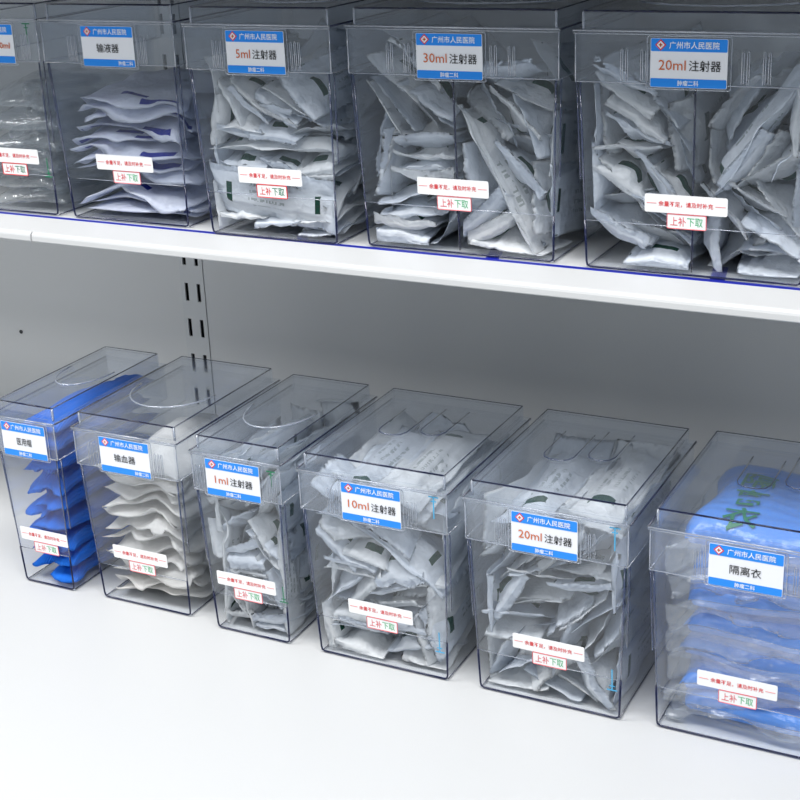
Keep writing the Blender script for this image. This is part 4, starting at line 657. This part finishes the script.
# blue tape: a long positioning line and short cross marks on the upper shelf
rot = Matrix.Rotation(-.012, 4, 'Z')
def tape(name, x0, x1, y0, y1, label, shear=0):
    m = MB().prism([(x0, y0), (x1, y0), (x1+shear, y1), (x0+shear, y1)], 0, .00022)
    o = m.build(name, M['tape']); o.matrix_world = Matrix.Translation((0, .0, ZU)) @ rot
    return tag(o, label, 'tape', 'blue positioning tape on the upper shelf')
tape('tape_line', -.9, 1.3, .0725, .0790, 'long thin blue tape line along the front of the upper shelf')
tape('tape_mark', .2440, .2560, .0795, .096, 'short blue tape mark under the 5ml bin', -.012)
tape('tape_mark', .4440, .4570, .0795, .110, 'short blue tape mark under the upper 30ml bin', -.008)
tape('tape_mark', .6520, .6650, .0795, .120, 'short blue tape mark under the upper 20ml bin', -.008)

# ------------------------------------------------------------------ bins in their places
YU = .0685
V = '\u6ce8\u5c04\u5668'
Gm, Bm = M['deep_green_ink'], M['light_blue_ink']
U0 = make_bin('U0', -.1615, .112, YU+.008, ZS, 'clear bin of tubing bags, cut off at the left end of upper shelf', ('50ml', ''), marks=(Gm, [(.046, HB+.028, 1, .020), (.046, .052, -1, .020)]), dark_red=True)
U1 = make_bin('U1', -.0377, .1563, YU+.0073, ZS, 'clear bin of infusion sets, second from left on upper shelf', ('', '\u8f93\u6db2\u5668'), foot_right=True)
U2 = make_bin('U2', .1456, .1527, YU-.005, ZS, 'clear bin labelled 5ml, full of white packets, on upper shelf', ('5ml', V), dark_red=True)
U3 = make_bin('U3', .3185, .1974, YU+.0009, ZS, 'wide clear bin with centre divider labelled 30ml on upper shelf', ('30ml', V), divider=True)
U4 = make_bin('U4', .5373, .1975, YU-.0032, ZS, 'wide clear bin with centre divider labelled 20ml on upper shelf', ('20ml', V), divider=True)
L1 = make_bin('L1', -.1092, .0790, .0021, 0, 'narrow clear bin of blue caps at left end of lower shelf', ('', '\u533b\u7528\u5e3d'), title_w=.020)
L2 = make_bin('L2', -.0003, .1255, .0046, 0, 'clear bin of stacked white transfusion packets on lower shelf', ('', '\u8f93\u8840\u5668'), foot_right=True)
L3 = make_bin('L3', .1550, .0985, -.0033, 0, 'narrow clear bin labelled 1ml on lower shelf', ('1ml', V), marks=(Gm, [(.042, HB+.026, 1, .016), (.042, .058, -1, .018)]))
L4 = make_bin('L4', .2804, .1527, -.0032, 0, 'clear bin labelled 10ml on lower shelf', ('10ml', V), marks=(Bm, [(.066, HB+.026, 1, .022), (.064, .042, -1, .022)]), arc=False)
L5 = make_bin('L5', .4565, .1511, -.0022, 0, 'clear bin labelled 20ml on lower shelf', ('20ml', V), marks=(Bm, [(.066, HB+.026, 1, .022), (.063, .042, -1, .022)]), arc=False)
L6 = make_bin('L6', .6308, .1690, .0019, 0, 'wide clear bin of blue gowns at right end of lower shelf', ('', '\u9694\u79bb\u8863'), arc=False)

# ------------------------------------------------------------------ contents
pile(U2, [('U2', 0, None)], ['syringe', 'syringe_cool'], 1, 'syringe packet', 'upper 5ml bin', 'syringe packets in the 5ml bin')
pile(U3, [('U3a', -U3.w/4, -1), ('U3b', U3.w/4, 1)], ['syringe_cool', 'syringe'], 2, 'syringe packet', 'upper 30ml bin', 'syringe packets in the 30ml bin')
pile(U4, [('U4a', -U4.w/4, -1), ('U4b', U4.w/4, 1)], ['syringe_cool', 'syringe'], 3, 'syringe packet', 'upper 20ml bin', 'syringe packets in the upper 20ml bin')
pile(L3, [('L3', 0, None)], ['syringe', 'syringe_cool'], 4, 'syringe packet', 'lower 1ml bin', 'syringe packets in the 1ml bin')
pile(L4, [('L4', 0, None)], ['syringe', 'syringe_cool'], 5, 'syringe packet', 'lower 10ml bin', 'syringe packets in the 10ml bin')
pile(L5, [('L5', 0, None)], ['syringe', 'syringe_cool'], 6, 'syringe packet', 'lower 20ml bin', 'syringe packets in the lower 20ml bin')

# white transfusion pouches, stacked flat
S = Stack(L2); k = 0
while S.H.max() < .172 and k < 16:
    r = np.random.default_rng(500+k)
    A, Bt, _ = S.lay(r.uniform(-.004, .006), DEP/2+r.uniform(-.004, .004), .106, .174, r.uniform(-.08, .08), .0075, r, wave=.0042, end_lift=.009, stiff=6, ragged=.007, nx=31, ny=41, droop=.010)
    o, _ = place_shell(L2, 'transfusion_packet', A, Bt, M['transfusion'])
    tag(o, 'white paper transfusion packet, %s in the stack in the lower shelf bin' % rank(k), 'medical packet', 'transfusion packets in the lower bin'); k += 1

# bluish infusion pouches, sloping down to the right
S = Stack(U1); k = 0
while np.quantile(S.H, .9) < .128 and k < 22:
    r = np.random.default_rng(700+k)
    if k == 3: S.H += np.clip((.5-(S.x/U1.w))*.030, 0, 1)[:, None]*np.ones((1, S.n[1]))
    A, Bt, _ = S.lay(r.uniform(-.006, .008), DEP/2+r.uniform(-.004, .006), .136, .172, r.uniform(-.30, .22), .0058, r, wave=.0036, end_lift=.008, stiff=6, ragged=.008, nx=31, ny=41, droop=.016)
    o, _ = place_shell(U1, 'infusion_packet', A, Bt, M['infusion'])
    tag(o, 'pale blue white infusion packet, %s in the stack on upper shelf' % rank(k), 'medical packet', 'infusion packets in the upper bin'); k += 1

# blue pleated caps in three columns
S = Stack(L1, n=(36, 50)); CX = (.015, -.016); cnt = [0, 0]
def col_h(ci): return float(np.median(S.sample(CX[ci]+np.linspace(-.012, .012, 9)[:, None]*np.ones((1, 30)), np.ones((9, 1))*np.linspace(.012, .185, 30)[None, :])))
while sum(cnt) < 44:
    ci = 0 if col_h(0) <= col_h(1)+.002 else 1
    if col_h(ci) > .184: break
    r = np.random.default_rng(900+cnt[ci]*7+ci)
    A, Bt, (s_, t_) = S.lay(CX[ci]+r.uniform(-.003, .003), DEP/2+r.uniform(-.004, .003)+(.004 if ci else 0), .037, .174-(.014*r.random() if ci else 0), r.uniform(-.07, .07), .0115, r, nx=17, ny=41,
                            wave=.0020, end_lift=.005, stiff=3, ragged=.006, flare=.22, droop=.003)
    A = A.copy(); A[..., 2] += np.minimum(.0011*np.sin(s_*14)*(1-np.abs(s_)**4), 0); A[..., 2] = np.minimum(A[..., 2], .2005); Bt[..., 2] = np.minimum(Bt[..., 2], .1995)
    o, _ = place_shell(L1, 'bouffant_cap', A, Bt, M['cap'])
    tag(o, 'folded blue pleated cap strip, %s in the %s column of the narrow bin' % (rank(cnt[ci]), ('right', 'left')[ci]), 'medical cap', 'folded blue caps'); cnt[ci] += 1

# blue gowns, each folded in a clear bag
S = Stack(L6); k = 0
def soft(n, off, hw, p): return np.clip(1-(np.abs(np.linspace(-1, 1, n)-off)/hw)**p, 0, 1)
while k < 7:
    r = np.random.default_rng(1300+k)
    cx, cy = r.uniform(-.002, .004), DEP/2+.007+r.uniform(-.002, .003)
    A, Bt, (s_, t_) = S.lay(cx, cy, .160, .172, r.uniform(-.04, .04), .0262, r, nx=33, ny=35, wave=.0016, end_lift=.004, stiff=5, ragged=.006, droop=.004,
                            prof=soft(33, .05, .90, 8)[:, None]*soft(35, 0, .95, 10)[None, :])
    org = Vector((cx, cy, float(Bt[..., 2].min())))
    g = empty('gown_pack', L6.o+org, 'folded blue gown in clear bag, %s in the right-hand lower bin' % rank(k), 'packed gown', 'bagged blue gowns')
    mid = (A+Bt)/2; i0 = (3, -2)
    cut = lambda Q: Q[3:-2, 2:-2]
    Ag = cut(mid)+cut(A-mid)*.97; Bg = cut(mid)+cut(Bt-mid)*.97
    ss, tt = cut(s_), cut(t_)
    Ag = Ag.copy(); Ag[..., 2] -= .0010*(1+np.sin(ss*9+tt*3+k))*.6
    place_shell(L6, 'gown', Ag, Bg, M['gown'], org, g)
    place_shell(L6, 'clear_bag', A, Bt, M['film'], org, g)
    top = A
    # the loose crumpled end of the bag hanging over the front
    nu, nv = 41, 9
    u = np.linspace(0, 1, nu)[:, None]*np.ones((1, nv)); v = np.ones((nu, 1))*np.linspace(0, 1, nv)[None, :]
    fr_i = np.clip((u*32).astype(int), 0, 32)
    ztop = A[fr_i, 2, 2]; x_ = A[fr_i, 1, 0]-.006*(1-u)*(1-v)
    hang = (.020+.007*np.sin(u*r.uniform(5, 9)+r.uniform(0, 6)))*(1 if k else .45)
    zz_ = ztop-.001-v*hang+.003*np.sin(u*17+k)*v
    yy_ = A[fr_i, 1, 1]-.0012-.0055*np.abs(creases(u*2-1, v*2-1, 14, 1.0, r))*(.3+v)
    sh = clamp_bin(L6, np.stack([x_, yy_, zz_], -1))
    back = sh+np.array([0, .0005, 0])
    place_shell(L6, 'bag_end', sh, back, M['film_end'], org, g)
    k += 1
zc = top[12:19, 6:26, 2]
for i, ch in enumerate('\u9694\u79bb\u8863'):
    cy_ = DEP*(.60-.17*i); cx_ = -.022
    co, fs = text_mesh(ch, .030, None, .0004)
    flat_ = top.reshape(-1, 3)
    vs = []
    for p in co:
        a = math.radians(0); X_, Y_ = cx_+p[0]*1.1, cy_+p[1]
        d = (flat_[:, 0]-X_)**2+(flat_[:, 1]-Y_)**2; ii = np.argsort(d)[:4]; wq = 1/(d[ii]+1e-7)
        vs.append((X_-org.x, Y_-org.y, float((flat_[ii, 2]*wq).sum()/wq.sum())-org.z+.0012))
    me = bpy.data.meshes.new('bag_print'); me.from_pydata(vs, [], fs); me.update()
    link('bag_print', me, M['deep_green_ink'], g)

# clear bags of coiled tubing in the bin at the left end
S = Stack(U0); k = 0
while k < 6:
    r = np.random.default_rng(1700+k)
    cx, cy = r.uniform(-.003, .003), DEP/2+r.uniform(-.003, .003)
    A, Bt, (s_, t_) = S.lay(cx, cy, .098, .172, r.uniform(-.06, .06), .0185, r, wave=.003, end_lift=.005, stiff=4, ragged=.005)
    org = Vector((cx, cy, float(Bt[..., 2].min())))
    g = empty('tubing_bag', U0.o+org, 'clear bag of coiled tubing, %s in the leftmost upper bin' % rank(k), 'medical packet', 'clear tubing bags')
    place_shell(U0, 'clear_bag', A, Bt, M['pouch'], org, g)
    mz = float((A[5:-5, 5:-5, 2]+Bt[5:-5, 5:-5, 2]).mean()/2)-org.z
    m = MB(); pts = []
    for a in np.linspace(0, 2*PI*3.2, 90):
        rr_ = .030+.0022*math.sin(a*.9)
        pts.append((rr_*math.cos(a), rr_*1.6*math.sin(a), mz-.0030+.0018*a/(2*PI)))
    m.tube(pts, .0022, 6).build('coiled_tube', M['tube'], g, True)
    m = MB(); yy = -.060
    m.tube([(r.uniform(-.03, .03), yy-.012, mz), (r.uniform(-.03, .03), yy+.02, mz)], .0065, 14).build('drip_chamber', M['tube'], g, True)
    k += 1

# ------------------------------------------------------------------ light
def area(name, loc, size, size_y, power, target, color=(1, 1, 1)):
    l = bpy.data.lights.new(name, 'AREA'); l.shape = 'RECTANGLE'; l.size = size; l.size_y = size_y; l.energy = power; l.color = color
    o = bpy.data.objects.new(name, l); COL.objects.link(o); o.location = loc
    o.rotation_euler = (Vector(target)-Vector(loc)).to_track_quat('-Z', 'Y').to_euler()
    return o
area('ceiling_light', (-.8, -.80, 2.1), 1.2, .6, 45, (-.8, -.80, 0), (1, .995, .985))
area('ceiling_light', (1.0, -.80, 2.1), 1.2, .6, 37, (1.0, -.80, 0), (1, .995, .985))
area('ceiling_light', (-.6, -2.6, 2.1), 1.8, .6, 26, (-.6, -2.6, 0), (1, .995, .985))
w = bpy.data.worlds.new('room'); SC.world = w; w.use_nodes = True
bg = w.node_tree.nodes['Background']; bg.inputs['Color'].default_value = (.86, .94, 1, 1); bg.inputs['Strength'].default_value = .38

# ------------------------------------------------------------------ camera
cam = bpy.data.cameras.new('camera'); co_ = bpy.data.objects.new('camera', cam); COL.objects.link(co_)
co_.location = (.96260, -1.09402, .75831); co_.rotation_euler = (1.207743, .039639, .467442)
cam.sensor_width = 36; cam.sensor_fit = 'HORIZONTAL'; cam.lens = 1443.6145/800*36; cam.clip_start = .01
SC.camera = co_
SC.view_settings.view_transform = 'Standard'; SC.view_settings.look = 'None'
SC.view_settings.exposure = .10; SC.view_settings.gamma = 1; SC.view_settings.use_curve_mapping = False
SC.cycles.transparent_max_bounces = 40; SC.cycles.max_bounces = 10; SC.cycles.diffuse_bounces = 4
SC.cycles.use_denoising = True
